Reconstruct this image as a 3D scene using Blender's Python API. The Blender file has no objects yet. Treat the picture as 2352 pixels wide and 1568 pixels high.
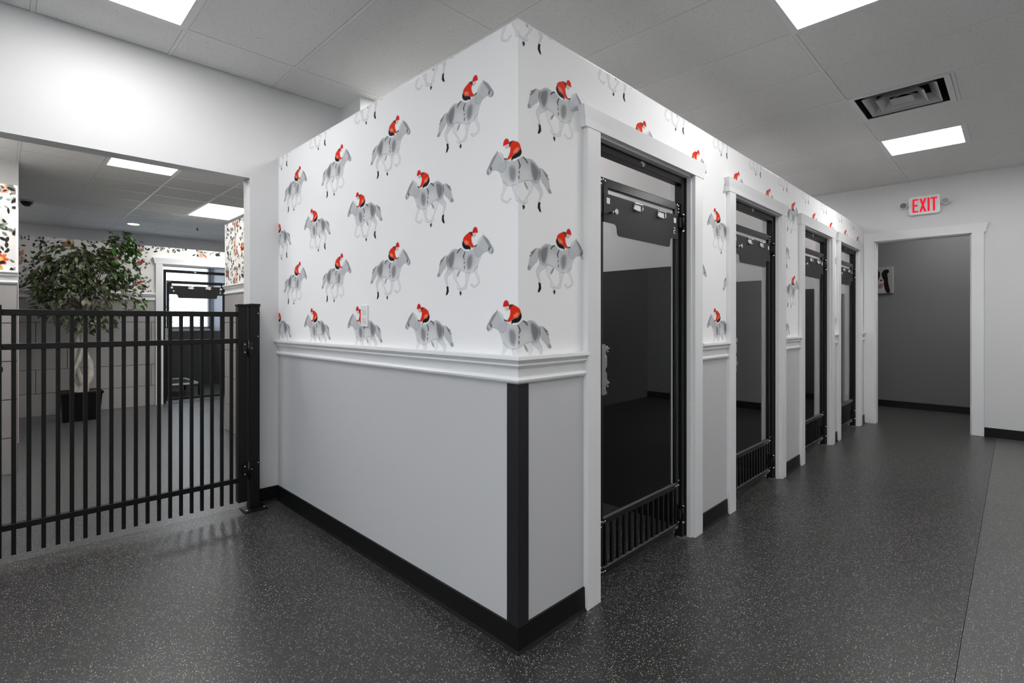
import bpy, math, random
import numpy as np
from mathutils import Vector, Matrix
random.seed(7)
S = bpy.context.scene
C = S.collection

# ------------------------------------------------------------------ camera, world, exposure
AZ = math.radians(44.8)
cd = bpy.data.cameras.new('camera'); cam = bpy.data.objects.new('camera', cd); C.objects.link(cam)
cam.location = (0, 0, 1.22); cam.rotation_euler = (math.radians(90), 0, AZ)
cd.sensor_width = 36; cd.lens = 1166/2352*36; cd.shift_y = -47/2352; cd.clip_start = .05; cd.clip_end = 200
S.camera = cam
W = bpy.data.worlds.new('daylight'); S.world = W; W.use_nodes = True
bg = W.node_tree.nodes['Background']; bg.inputs[0].default_value = (.82, .9, 1, 1); bg.inputs[1].default_value = 3.6
vs = S.view_settings
vs.view_transform = 'Standard'; vs.look = 'None'; vs.gamma = 1; vs.use_curve_mapping = False; vs.exposure = 0.0
LAMP = 17.5         # radiance of the ceiling light diffusers
CEIL = 2.81; TOP = 2.334; WX = -3.595; FX = -1.304; FY = 1.345; ENDY = 7.34

# ------------------------------------------------------------------ materials
MATS = {}
def nmat(name, col, rough=.5, metal=0, spec=.5, bump=0, bscale=200, vary=0, vscale=6, coat=0):
    if name in MATS: return MATS[name]
    m = bpy.data.materials.new(name); m.use_nodes = True; nt = m.node_tree; n = nt.nodes; l = nt.links
    p = n['Principled BSDF']
    p.inputs['Roughness'].default_value = rough; p.inputs['Metallic'].default_value = metal
    p.inputs['Specular IOR Level'].default_value = spec
    p.inputs['Coat Weight'].default_value = coat
    p.inputs['Base Color'].default_value = (*col, 1)
    g = n.new('ShaderNodeNewGeometry')
    if vary:
        nz = n.new('ShaderNodeTexNoise'); nz.inputs['Scale'].default_value = vscale; nz.inputs['Detail'].default_value = 4
        l.new(g.outputs['Position'], nz.inputs['Vector'])
        mx = n.new('ShaderNodeMix'); mx.data_type = 'RGBA'
        mx.inputs[6].default_value = (*[c*(1-vary) for c in col], 1); mx.inputs[7].default_value = (*[min(1, c*(1+vary)) for c in col], 1)
        l.new(nz.outputs[0], mx.inputs[0]); l.new(mx.outputs[2], p.inputs['Base Color'])
    if bump:
        nb = n.new('ShaderNodeTexNoise'); nb.inputs['Scale'].default_value = bscale
        l.new(g.outputs['Position'], nb.inputs['Vector'])
        b = n.new('ShaderNodeBump'); b.inputs['Strength'].default_value = bump; b.inputs['Distance'].default_value = .002
        l.new(nb.outputs[0], b.inputs['Height']); l.new(b.outputs[0], p.inputs['Normal'])
    MATS[name] = m
    return m
PAPER = (.875, .878, .882)
wall_paint = nmat('wall_paint', (.68, .682, .686), .55, bump=.25, bscale=350)
paper_mat = nmat('wallpaper_ground', PAPER, .65, spec=.12, bump=.12, bscale=500)
wains = nmat('wainscot_paint', (.545, .55, .56), .4, bump=.15, bscale=300)
trim_m = nmat('trim_gloss_paint', (.76, .765, .77), .33)
black_base = nmat('black_vinyl_base', (.004, .004, .0045), .45, spec=.25)
black_metal = nmat('black_powder_coat', (.0045, .0045, .0045), .42, spec=.3, bump=.1, bscale=900)
black_gloss = nmat('black_anodised', (.004, .004, .0045), .25, spec=.4)
plate_m = nmat('charcoal_plate', (.018, .017, .017), .45, spec=.3)
chrome = nmat('chrome', (.8, .8, .8), .15, metal=1)
alu = nmat('cast_aluminium', (.33, .33, .31), .4, metal=.8)
guard_m = nmat('dark_guard', (.016, .016, .018), .4, spec=.3)
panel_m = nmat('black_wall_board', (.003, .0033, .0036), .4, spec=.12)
hall_m = nmat('grey_hall_paint', (.125, .125, .127), .55, bump=.2, bscale=300)
tee_m = nmat('ceiling_tee_paint', (.68, .68, .67), .35)
plen_m = nmat('plenum_dark', (.03, .03, .03), .9)
fix_m = nmat('fixture_white', (.72, .72, .72), .4)
duct_m = nmat('duct_dark', (.02, .02, .02), .7)
grey_vent = nmat('vent_grey', (.45, .45, .45), .4)
white_pl = nmat('white_plastic', (.8, .8, .79), .35)
guard_w = nmat('white_corner_guard', (.85, .85, .85), .35)
bark_m = nmat('pale_bark', (.50, .47, .42), .8, vary=.45, vscale=18, bump=.6, bscale=60)
twig_m = nmat('brown_twig', (.12, .09, .06), .8)
soil_m = nmat('soil', (.02, .015, .01), .95)
pot_m = nmat('black_pot', (.003, .003, .0035), .5, spec=.2)
suite_paint = nmat('suite_paint', (.70, .68, .68), .55)
suite_blue = nmat('suite_blue_wall', (.52, .56, .66), .5)
win_fr = nmat('window_frame_grey', (.30, .31, .33), .4)
mat_cot = nmat('cot_fabric', (.012, .012, .013), .9)
concrete = nmat('pale_concrete', (.55, .54, .52), .9, vary=.1)
canvas_m = nmat('canvas_edge', (.5, .49, .49), .7)
grey_lamp = nmat('lamp_head_grey', (.16, .16, .16), .3)

def emis(name, col, st):
    m = bpy.data.materials.new(name); m.use_nodes = True; n = m.node_tree.nodes; l = m.node_tree.links
    n.remove(n['Principled BSDF']); e = n.new('ShaderNodeEmission'); e.inputs[0].default_value = (*col, 1); e.inputs[1].default_value = st
    l.new(e.outputs[0], n['Material Output'].inputs[0]); return m
lamp_m = emis('light_diffuser', (1, .985, .975), LAMP)
red_led = emis('red_exit_led', (1, .018, .045), .85)
spot_m = emis('downlight_led', (1, 1, 1), 4)

def glass_mat(name, tint=(1, 1, 1)):
    m = bpy.data.materials.new(name); m.use_nodes = True; n = m.node_tree.nodes; l = m.node_tree.links
    n.remove(n['Principled BSDF'])
    tr = n.new('ShaderNodeBsdfTransparent'); tr.inputs[0].default_value = (*tint, 1)
    gl = n.new('ShaderNodeBsdfGlossy'); gl.inputs['Roughness'].default_value = .0
    fr = n.new('ShaderNodeFresnel'); fr.inputs[0].default_value = 1.36
    mx = n.new('ShaderNodeMixShader')
    ge = n.new('ShaderNodeNewGeometry'); om = n.new('ShaderNodeMath'); om.operation = 'SUBTRACT'; om.inputs[0].default_value = 1; l.new(ge.outputs['Backfacing'], om.inputs[1])
    fm = n.new('ShaderNodeMath'); fm.operation = 'MULTIPLY'; l.new(fr.outputs[0], fm.inputs[0]); l.new(om.outputs[0], fm.inputs[1])
    l.new(fm.outputs[0], mx.inputs[0]); l.new(tr.outputs[0], mx.inputs[1]); l.new(gl.outputs[0], mx.inputs[2]); l.new(mx.outputs[0], n['Material Output'].inputs[0])
    return m
glass = glass_mat('clear_glass', (.93, .94, .94))

def attr_mat(name, rough):
    m = bpy.data.materials.new(name); m.use_nodes = True; n = m.node_tree.nodes; l = m.node_tree.links
    p = n['Principled BSDF']; p.inputs['Roughness'].default_value = rough
    p.inputs['Specular IOR Level'].default_value = .12
    a = n.new('ShaderNodeAttribute'); a.attribute_name = 'ink'; l.new(a.outputs['Color'], p.inputs['Base Color'])
    return m
ink_m = attr_mat('printed_ink', .65)

def ceiling_mat():
    m = bpy.data.materials.new('fissured_ceiling_tile'); m.use_nodes = True; n = m.node_tree.nodes; l = m.node_tree.links
    p = n['Principled BSDF']; p.inputs['Roughness'].default_value = .9
    g = n.new('ShaderNodeNewGeometry')
    mp = n.new('ShaderNodeMapping'); mp.inputs['Scale'].default_value = (1, 1.6, 1); l.new(g.outputs['Position'], mp.inputs[0])
    v = n.new('ShaderNodeTexVoronoi'); v.inputs['Scale'].default_value = 85; v.inputs['Randomness'].default_value = 1
    l.new(mp.outputs[0], v.inputs['Vector'])
    c = n.new('ShaderNodeMath'); c.operation = 'LESS_THAN'; c.inputs[1].default_value = .22; l.new(v.outputs['Distance'], c.inputs[0])
    sp = n.new('ShaderNodeSeparateColor'); l.new(v.outputs['Color'], sp.inputs[0])
    k = n.new('ShaderNodeMath'); k.operation = 'GREATER_THAN'; k.inputs[1].default_value = .66; l.new(sp.outputs[0], k.inputs[0])
    mu = n.new('ShaderNodeMath'); mu.operation = 'MULTIPLY'; l.new(c.outputs[0], mu.inputs[0]); l.new(k.outputs[0], mu.inputs[1])
    mx = n.new('ShaderNodeMix'); mx.data_type = 'RGBA'; mx.inputs[6].default_value = (.71, .71, .70, 1); mx.inputs[7].default_value = (.34, .34, .34, 1)
    l.new(mu.outputs[0], mx.inputs[0]); l.new(mx.outputs[2], p.inputs['Base Color'])
    nz = n.new('ShaderNodeTexNoise'); nz.inputs['Scale'].default_value = 120; l.new(g.outputs['Position'], nz.inputs['Vector'])
    b = n.new('ShaderNodeBump'); b.inputs['Strength'].default_value = .4; b.inputs['Distance'].default_value = .002
    l.new(nz.outputs[0], b.inputs['Height']); l.new(b.outputs[0], p.inputs['Normal'])
    return m
tile_m = ceiling_mat()

def floor_mat(name, base):
    m = bpy.data.materials.new(name); m.use_nodes = True; n = m.node_tree.nodes; l = m.node_tree.links
    p = n['Principled BSDF']; p.inputs['Roughness'].default_value = .36; p.inputs['Specular IOR Level'].default_value = .62
    g = n.new('ShaderNodeNewGeometry')
    col = None
    nz = n.new('ShaderNodeTexNoise'); nz.inputs['Scale'].default_value = 2.2; nz.inputs['Detail'].default_value = 5; l.new(g.outputs['Position'], nz.inputs['Vector'])
    m0 = n.new('ShaderNodeMix'); m0.data_type = 'RGBA'; m0.inputs[6].default_value = (*[b*.85 for b in base], 1); m0.inputs[7].default_value = (*[b*1.15 for b in base], 1)
    l.new(nz.outputs[0], m0.inputs[0]); col = m0.outputs[2]
    dn = n.new('ShaderNodeTexNoise'); dn.inputs['Scale'].default_value = 260; l.new(g.outputs['Position'], dn.inputs['Vector'])
    ad = n.new('ShaderNodeVectorMath'); ad.operation = 'MULTIPLY_ADD'; ad.inputs[1].default_value = (.006,)*3
    l.new(dn.outputs['Color'], ad.inputs[0]); l.new(g.outputs['Position'], ad.inputs[2])
    for sc, r, th, c2 in ((128, .22, .66, (.50, .49, .46)), (190, .25, .70, (.30, .305, .31)), (95, .16, .88, (.42, .36, .22))):
        v = n.new('ShaderNodeTexVoronoi'); v.inputs['Scale'].default_value = sc; v.voronoi_dimensions = '2D'
        l.new(ad.outputs[0], v.inputs['Vector'])
        sp = n.new('ShaderNodeSeparateColor'); l.new(v.outputs['Color'], sp.inputs[0])
        rr = n.new('ShaderNodeMath'); rr.operation = 'MULTIPLY'; rr.inputs[1].default_value = r*1.2; l.new(sp.outputs[1], rr.inputs[0])
        c = n.new('ShaderNodeMath'); c.operation = 'LESS_THAN'; l.new(v.outputs['Distance'], c.inputs[0]); l.new(rr.outputs[0], c.inputs[1])
        k = n.new('ShaderNodeMath'); k.operation = 'GREATER_THAN'; k.inputs[1].default_value = th; l.new(sp.outputs[0], k.inputs[0])
        mu = n.new('ShaderNodeMath'); mu.operation = 'MULTIPLY'; l.new(c.outputs[0], mu.inputs[0]); l.new(k.outputs[0], mu.inputs[1])
        mx = n.new('ShaderNodeMix'); mx.data_type = 'RGBA'; l.new(mu.outputs[0], mx.inputs[0]); l.new(col, mx.inputs[6]); mx.inputs[7].default_value = (*c2, 1)
        col = mx.outputs[2]
    l.new(col, p.inputs['Base Color'])
    b = n.new('ShaderNodeBump'); b.inputs['Strength'].default_value = .25; b.inputs['Distance'].default_value = .001
    l.new(dn.outputs[0], b.inputs['Height']); l.new(b.outputs[0], p.inputs['Normal'])
    return m
floor_m = floor_mat('speckled_rubber', (.021, .0208, .0208))
floor_m2 = floor_mat('speckled_rubber_pale', (.060, .059, .058))
floor_m3 = floor_mat('speckled_rubber_reflected_light', (.062, .062, .065))

def wall_tile_mat():
    m = nmat('stone_look_tile', (.36, .345, .335), .38, vary=.2, vscale=3.5, bump=.1, bscale=80); return m
wt_m = wall_tile_mat()
grout = nmat('grout', (.11, .107, .10), .9)

# ------------------------------------------------------------------ mesh builder
class B:
    def __init__(s): s.v = []; s.f = []; s.sm = []
    def add(s, vs, fs, smooth=False):
        o = len(s.v); s.v += [tuple(v) for v in vs]; s.f += [tuple(i+o for i in f) for f in fs]; s.sm += [smooth]*len(fs); return s
    def box(s, x0, y0, z0, x1, y1, z1):
        x0, x1 = sorted((x0, x1)); y0, y1 = sorted((y0, y1)); z0, z1 = sorted((z0, z1))
        return s.add([(x0,y0,z0),(x1,y0,z0),(x1,y1,z0),(x0,y1,z0),(x0,y0,z1),(x1,y0,z1),(x1,y1,z1),(x0,y1,z1)],
                     [(0,3,2,1),(4,5,6,7),(0,1,5,4),(1,2,6,5),(2,3,7,6),(3,0,4,7)])
    def hexa(s, lo, hi):   # two quads
        return s.add(list(lo)+list(hi), [(0,3,2,1),(4,5,6,7),(0,1,5,4),(1,2,6,5),(2,3,7,6),(3,0,4,7)])
    def prism(s, pts, a, b, axis='x'):   # pts 2D polygon in the other two axes
        def P(u, w, t):
            return {'x': (t, u, w), 'y': (u, t, w), 'z': (u, w, t)}[axis]
        n = len(pts); vs = [P(u, w, a) for u, w in pts]+[P(u, w, b) for u, w in pts]
        fs = [tuple(range(n-1, -1, -1)), tuple(range(n, 2*n))]+[(i, (i+1) % n, n+(i+1) % n, n+i) for i in range(n)]
        return s.add(vs, fs)
    def cyl(s, c, r, h, axis='z', n=16, r2=None):
        r2 = r if r2 is None else r2; vs = []
        for t, rr in ((0, r), (h, r2)):
            for i in range(n):
                a = 2*math.pi*i/n; u = rr*math.cos(a); w = rr*math.sin(a)
                vs.append({'x': (c[0]+t, c[1]+u, c[2]+w), 'y': (c[0]+u, c[1]+t, c[2]+w), 'z': (c[0]+u, c[1]+w, c[2]+t)}[axis])
        s.add(vs, [tuple(range(n-1, -1, -1)), tuple(range(n, 2*n))]); o = len(s.v)-2*n
        s.f += [(o+i, o+(i+1) % n, o+n+(i+1) % n, o+n+i) for i in range(n)]; s.sm += [True]*n
        return s
    def tube(s, pts, rad, n=8, closed=False):
        pts = [Vector(p) for p in pts]; m = len(pts); rings = []
        for i, p in enumerate(pts):
            if closed: d = (pts[(i+1) % m]-pts[i-1])
            else: d = pts[min(i+1, m-1)]-pts[max(i-1, 0)]
            d.normalize(); up = Vector((0, 0, 1)) if abs(d.z) < .9 else Vector((1, 0, 0))
            a = d.cross(up).normalized(); b = d.cross(a).normalized(); r = rad[i] if hasattr(rad, '__len__') else rad
            rings.append([p+a*r*math.cos(2*math.pi*k/n)+b*r*math.sin(2*math.pi*k/n) for k in range(n)])
        o = len(s.v)
        for r in rings: s.v += [tuple(q) for q in r]
        for i in range(m if closed else m-1):
            j = (i+1) % m
            for k in range(n):
                s.f.append((o+i*n+k, o+i*n+(k+1) % n, o+j*n+(k+1) % n, o+j*n+k)); s.sm.append(True)
        if not closed:
            s.f.append(tuple(o+k for k in range(n))); s.f.append(tuple(o+(m-1)*n+k for k in range(n-1, -1, -1))); s.sm += [False, False]
        return s
    def dome(s, c, r, zs=1, n=14, m=5, axis=(0, 0, -1)):
        ax = Vector(axis); q = Vector((0, 0, 1)).rotation_difference(ax); o = len(s.v)
        for j in range(m+1):
            ph = math.pi/2*j/m
            for i in range(n):
                a = 2*math.pi*i/n; p = Vector((r*math.cos(ph)*math.cos(a), r*math.cos(ph)*math.sin(a), zs*r*math.sin(ph)))
                s.v.append(tuple(Vector(c)+q @ p))
        for j in range(m):
            for i in range(n):
                s.f.append((o+j*n+i, o+j*n+(i+1) % n, o+(j+1)*n+(i+1) % n, o+(j+1)*n+i)); s.sm.append(True)
        s.f.append(tuple(o+i for i in range(n-1, -1, -1))); s.sm.append(False)
        return s
    def mesh(s, name, mat, off=(0, 0, 0)):
        me = bpy.data.meshes.new(name); me.from_pydata([(a-off[0], b-off[1], c-off[2]) for a, b, c in s.v], [], s.f)
        me.polygons.foreach_set('use_smooth', s.sm); me.materials.append(mat); me.update(); return me

ORG = {}
def link(name, me, parent=None):
    o = bpy.data.objects.new(name, me); C.objects.link(o)
    if parent: o.parent = parent
    return o
def origin(p):
    return ORG.get(p.name, (0, 0, 0)) if p else (0, 0, 0)
def build(b, name, mat, parent=None, bevel=0, label=None):
    """b is authored in world coordinates; local to the parent thing"""
    off = origin(parent)
    o = link(name, b.mesh(name, mat, off), parent)
    ORG[o.name] = off
    if bevel:
        md = o.modifiers.new('bevel', 'BEVEL'); md.width = bevel; md.segments = 2; md.limit_method = 'ANGLE'; md.harden_normals = False
    if label: o['label'] = label
    return o
def thing(name, label, cat, loc, group=None):
    o = bpy.data.objects.new(name, None); C.objects.link(o); o.location = loc; ORG[o.name] = tuple(loc)
    o['label'] = label; o['category'] = cat
    if group: o['group'] = group
    return o
def sroot(name):
    o = bpy.data.objects.new(name, None); C.objects.link(o); ORG[o.name] = (0, 0, 0); o['kind'] = 'structure'; return o
def struct(b, name, mat, bevel=0):
    o = build(b, name, mat, None, bevel); o['kind'] = 'structure'; return o
def tag(o, label, cat, group=None):
    o['label'] = label; o['category'] = cat
    if group: o['group'] = group
    return o

# ------------------------------------------------------------------ floor
b = B().box(-11.5, -4.2, -.1, -.149, 9.1, 0)
fl = struct(b, 'floor', floor_m)
build(B().box(-11.45, -4.15, 0, -3.60, 5.25, .0004), 'far_room_reflected_light', floor_m3, fl)  # same rubber floor; reflected light is put into this paler colour
b = B().box(-.147, -4.2, -.1, 3.4, 9.1, 0)
build(b, 'rubber_sheet', floor_m2, fl)

# ------------------------------------------------------------------ big walls
EX0, EX1, EZ = -1.196, -.338, 2.165       # exit doorway
OZ = 2.165                                 # head of the wide opening on the left
struct(B().box(WX-.12, 1.16, 0, WX, 1.79, CEIL+.17).box(WX-.12, -.14, OZ, WX, 1.16, CEIL+.17).box(WX-.12, -4.1, 0, WX, -.14, CEIL+.17), 'wall_left', wall_paint)
struct(B().box(WX-.12, 1.79, 0, -3.29, 9.0, CEIL+.17), 'wall_left_chase', wall_paint)
struct(B().box(-3.29, ENDY, 0, EX0, ENDY+.12, CEIL+.17).box(EX0, ENDY, EZ, EX1, ENDY+.12, CEIL+.17).box(EX1, ENDY, 0, 3.2, ENDY+.12, CEIL+.17), 'wall_end', wall_paint)
struct(B().box(1.5, -4.1, 0, 1.62, ENDY, CEIL+.17), 'wall_right', wall_paint)
BW0, BW1 = -3.0, 1.0     # unseen window added behind the camera to let in fill daylight
struct(B().box(-11.5, -4.2, 0, BW0, -4.1, CEIL+.17).box(BW1, -4.2, 0, 1.62, -4.1, CEIL+.17).box(BW0, -4.2, 0, BW1, -4.1, .5).box(BW0, -4.2, 2.5, BW1, -4.1, CEIL+.17), 'wall_back', wall_paint)
wn = sroot('added_fill_window')
b = B().box(BW0, -4.19, .5, BW1, -4.11, .56).box(BW0, -4.19, 2.44, BW1, -4.11, 2.5)
for k in range(5): b.box(BW0+(BW1-BW0-.06)*k/4, -4.19, .56, BW0+(BW1-BW0-.06)*k/4+.06, -4.11, 2.44)
build(b, 'window_frame', black_metal, wn)
for k in range(4): build(B().box(BW0+(BW1-BW0-.06)*k/4+.06, -4.152, .56, BW0+(BW1-BW0-.06)*(k+1)/4, -4.148, 2.44), 'pane', glass, wn)
struct(B().box(-40, -40, -.12, 20, -4.25, -.02), 'ground_front', concrete)
struct(B().box(-3.29, 8.93, 0, 3.2, 9.05, CEIL+.17).box(3.1, ENDY+.12, 0, 3.2, 8.93, CEIL+.17).box(-1.9, ENDY+.12, 0, -1.8, 8.93, CEIL+.17), 'wall_hall', hall_m)
struct(B().box(-3.3, 8.918, 0, 3.1, 8.93, .092), 'baseboard_hall', black_base, .002)
struct(B().box(EX1+.1, ENDY-.01, 0, 1.5, ENDY, .097), 'baseboard_end', black_base, .002)
struct(B().box(-11.37, 5.2, 0, WX-.12, 5.3, CEIL+.17), 'wall_far_side', wall_paint)

# far-room exterior wall with window
WY0, WY1, WZ0, WZ1 = 1.35, 2.95, 1.06, 2.30
struct(B().box(-11.5, -4.1, 0, -11.37, WY0, CEIL+.17).box(-11.5, WY1, 0, -11.37, 5.3, CEIL+.17).box(-11.5, WY0, 0, -11.37, WY1, WZ0).box(-11.5, WY0, WZ1, -11.37, WY1, CEIL+.17), 'wall_exterior', wall_paint)
win = sroot('window_1')
b = B()
for y0, y1 in ((WY0, WY0+.05), (2.02, 2.10), (WY1-.05, WY1)): b.box(-11.45, y0, WZ0, -11.36, y1, WZ1)
b.box(-11.45, WY0, WZ0, -11.36, WY1, WZ0+.05).box(-11.45, WY0, WZ1-.05, -11.36, WY1, WZ1)
build(b, 'window_frame', win_fr, win)
build(B().box(-11.415, WY0+.05, WZ0+.05, -11.411, 2.02, WZ1-.05), 'pane', glass, win)
build(B().box(-11.415, 2.10, WZ0+.05, -11.411, WY1-.05, WZ1-.05), 'pane', glass, win)
build(B().box(-11.36, WY0-.03, WZ0-.03, -11.33, WY1+.03, WZ0+.005), 'window_sill', trim_m, win)

# ------------------------------------------------------------------ wallpapered kennel block
DOORS = [(1.835, 2.750), (3.335, 4.245), (4.845, 5.755), (6.105, 7.015)]
DH = 2.040; FT = .115
b = B().box(WX, FY, 0, FX, FY+FT, TOP)
struct(b, 'partition_side', paper_mat)
b = B(); ys = [FY+FT]+[v for d in DOORS for v in d]+[ENDY]
for i in range(0, len(ys), 2): b.box(FX-FT, ys[i], 0, FX, ys[i+1], TOP)
for a, c in DOORS: b.box(FX-FT, a, DH, FX, c, TOP)
struct(b, 'partition_front', paper_mat)
# painted wainscot skins below the rail
struct(B().box(WX, FY-.004, 0, FX+.004, FY, 1.05).box(FX, FY, 0, FX+.004, 1.742, 1.05), 'wainscot_corner', wains)
for i, (y0, y1) in enumerate(((2.83, 3.25), (4.33, 4.76), (5.83, 6.02), (7.1, ENDY))):
    struct(B().box(FX, y0, 0, FX+.004, y1, 1.05), 'wainscot_%d' % (i+1), wains)
struct(B().box(WX, FY+.0, TOP, FX, FY+FT, TOP+.004).box(FX-FT, FY+FT, TOP, FX, ENDY, TOP+.004), 'trim_partition_cap', trim_m)

# profile sweeps
def sweep(profile, path, name, mat, bevel=0):
    """path: list of (x, y, ox, oy) where (ox,oy) scales the outward offset at that station"""
    b = B(); n = len(profile)
    vs = [(x+ox*o, y+oy*o, z) for x, y, ox, oy in path for o, z in profile]
    fs = []
    for i in range(len(path)-1):
        for k in range(n):
            j = (k+1) % n; fs.append((i*n+k, i*n+j, (i+1)*n+j, (i+1)*n+k))
    fs += [tuple(range(n-1, -1, -1)), tuple((len(path)-1)*n+k for k in range(n))]
    b.add(vs, fs); return b
RAIL_A = [(0, 1.092), (.034, 1.090), (.036, 1.078), (.026, 1.070), (.022, 1.062), (.024, 1.056), (.014, 1.048), (.008, 1.044), (.008, 1.014), (.016, 1.010), (.020, 1.003), (.018, .995), (.010, .988), (0, .985)]
BASE = [(0, .097), (.007, .095), (.009, .012), (.016, .001), (0, .001)]
def rails(y0, y1, n):
    o = struct(sweep(RAIL_A, [(FX, y0, 1, 0), (FX, y1, 1, 0)], '', None), 'trim_rail_%d' % n, trim_m)
    struct(sweep(BASE, [(FX+.004, y0, 1, 0), (FX+.004, y1, 1, 0)], '', None), 'baseboard_front_%d' % n, black_base)
struct(sweep(RAIL_A, [(WX, FY, 0, -1), (FX, FY, 1, -1), (FX, 1.742, 1, 0)], '', None), 'trim_rail_corner', trim_m)
struct(sweep(BASE, [(WX, FY-.004, 0, -1), (FX+.004, FY-.004, 1, -1), (FX+.004, 1.742, 1, 0)], '', None), 'baseboard_corner', black_base)
struct(sweep(BASE, [(WX, 1.2, 1, 0), (WX, FY, 1, 0)], '', None), 'baseboard_left', black_base)
for i, (a, c) in enumerate(((2.850, 3.235), (4.345, 4.745), (5.855, 6.005), (7.115, ENDY))): rails(a, c, i+1)

# door casings
def casing(name, y0, y1, dh, xf, axis='x', w=.1, sgn=1, left_w=None):
    """casing on a face of constant x (axis x) or constant y (axis y, facing -y)"""
    r = sroot(name)
    def bx(bb, a0, a1, z0, z1, d0, d1):
        if axis == 'x': bb.box(xf+d0, a0, z0, xf+d1, a1, z1)
        else: bb.box(a0, xf-d0, z0, a1, xf-d1, z1)
        return bb
    lw = w if left_w is None else left_w
    for a0, a1, ins in ((y0-lw, y0, 1), (y1, y1+w, -1)):
        bb = bx(B(), a0, a1, 0, dh, 0, .026)
        build(bb, 'casing_board', trim_m, r, .003)
    hl, hr = y0-lw, y1+w
    z0, z1 = dh-.002, dh+(.083 if axis == 'x' else .095)
    q = lambda a, d, z: (xf+d, a, z) if axis == 'x' else (a, xf-d, z)
    bb = B(); el = .0 if left_w is not None else .03
    bb.hexa([q(hl-el*.5, 0, z0), q(hr+.015, 0, z0), q(hr+.015, .028, z0), q(hl-el*.5, .028, z0)], [q(hl-el*.6, 0, z0+.03), q(hr+.018, 0, z0+.03), q(hr+.018, .029, z0+.03), q(hl-el*.6, .029, z0+.03)])
    bb.hexa([q(hl-el*.6, 0, z0+.03), q(hr+.018, 0, z0+.03), q(hr+.018, .029, z0+.03), q(hl-el*.6, .029, z0+.03)], [q(hl-el*1.2, 0, z1), q(hr+.036, 0, z1), q(hr+.036, .034, z1), q(hl-el*1.2, .034, z1)])
    build(bb, 'casing_head', trim_m, r)
    return r
def jamb(r, y0, y1, dh, xf, depth):
    # lining boards with a stop step
    t = .012
    build(B().box(xf-depth, y0, 0, xf, y0+t, dh), 'jamb_board', trim_m, r)
    build(B().box(xf-depth, y1-t, 0, xf, y1, dh), 'jamb_board', trim_m, r)
    build(B().box(xf-depth, y0, dh-t, xf, y1, dh), 'jamb_head', trim_m, r)
for i, (a, c) in enumerate(DOORS):
    r = casing('trim_casing_%d' % (i+1), a, c, DH, FX, w=.096)
    jamb(r, a, c, DH, FX+.004, FT+.004)
r = casing('trim_casing_exit', EX0, EX1, EZ, ENDY, axis='y', w=.098, left_w=.105)
build(B().box(EX0, ENDY, 0, EX0+.012, ENDY+.12, EZ).box(EX1-.012, ENDY, 0, EX1, ENDY+.12, EZ).box(EX0, ENDY, EZ-.012, EX1, ENDY+.12, EZ), 'jamb_board', trim_m, r)

# suites behind the doors: dividers, dark boards
DIV = [(2.86, 2.97), (4.37, 4.48), (5.89, 6.0), (7.20, ENDY)]
b = B()
for y0, y1 in DIV: b.box(-3.29, y0, 0, FX-FT, y1, TOP)
struct(b, 'wall_suite_dividers', suite_paint)
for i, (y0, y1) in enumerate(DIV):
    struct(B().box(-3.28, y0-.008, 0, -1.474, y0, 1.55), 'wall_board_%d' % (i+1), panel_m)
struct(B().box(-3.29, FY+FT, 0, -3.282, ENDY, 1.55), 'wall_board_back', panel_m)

# ------------------------------------------------------------------ ceiling
ceil = sroot('ceiling')
build(B().box(-11.5, -4.2, CEIL+.16, 3.4, 9.1, CEIL+.26), 'slab', plen_m, ceil)
TILES = {}
def ctile(x0, y0, x1, y1):
    w = round(x1-x0, 3); h = round(y1-y0, 3)
    if (w, h) not in TILES:
        g = .0115
        bb = B().hexa([(g, g, .0), (g, h-g, 0), (w-g, h-g, 0), (w-g, g, 0)], [(g, g, .018), (g, h-g, .018), (w-g, h-g, .018), (w-g, g, .018)])
        TILES[(w, h)] = bb.mesh('ceiling_tile', tile_m)
    o = link('ceiling_tile', TILES[(w, h)], ceil); o.location = (x0, y0, CEIL+random.uniform(-.0005, .0008))
def tee(x0, y0, x1, y1):
    bb = B()
    if abs(x1-x0) < 1e-6: bb.box(x0-.0100, y0, CEIL-.0015, x0+.0100, y1, CEIL+.004)
    else: bb.box(x0, y0-.0100, CEIL-.001, x1, y0+.0100, CEIL+.0045)
    build(bb, 'ceiling_tee', tee_m, ceil)
# main room, 2x4 lay
MX = [-.875+1.17*k for k in range(-2, 4)]; MY = [3.09+.595*k for k in range(-13, 11)]
FIXT = {}     # (ix, iy) -> kind, in the first half of the cell
def key(x, y):
    return (min(range(len(MX)), key=lambda i: abs(MX[i]-x)), min(range(len(MY)), key=lambda i: abs(MY[i]-y)))
FIXT[key(-3.215, .115)] = 'L'; FIXT[key(-.875, 2.495)] = 'L'; FIXT[key(-.875, 5.47)] = 'L'; FIXT[key(-.875, 4.28)] = 'V'
for x, y in ((-3.215, -2.265), (-.875, -.48), (-.875, -2.86), (.295, .115), (.295, -2.265), (-3.215, 1.90), (-3.215, 3.685), (-3.215, 4.875), (-3.215, 6.065), (.295, 3.09), (.295, 5.47), (.295, 7.85), (-.875, 7.85)): FIXT[key(x, y)] = 'L'  # unseen panels added to brighten the room, suites and hall
MXe = [WX]+MX+[3.4]
fix_list = []
for xi in range(len(MXe)-1):
    x0, x1 = MXe[xi], MXe[xi+1]
    for yi in range(len(MY)-1):
        y0, y1 = MY[yi], MY[yi+1]
        k = FIXT.get((xi-1, yi)) if xi >= 1 else None
        if x1-x0 < .2 or k is None:
            ctile(x0, y0, x1, y1)
        else:
            xm = x0+.585; ctile(xm, y0, x1, y1); tee(xm, y0, xm, y1); fix_list.append((k, x0, y0, xm, y1))
for x in MXe[1:-1]: tee(x, MY[0], x, MY[-1])
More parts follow.
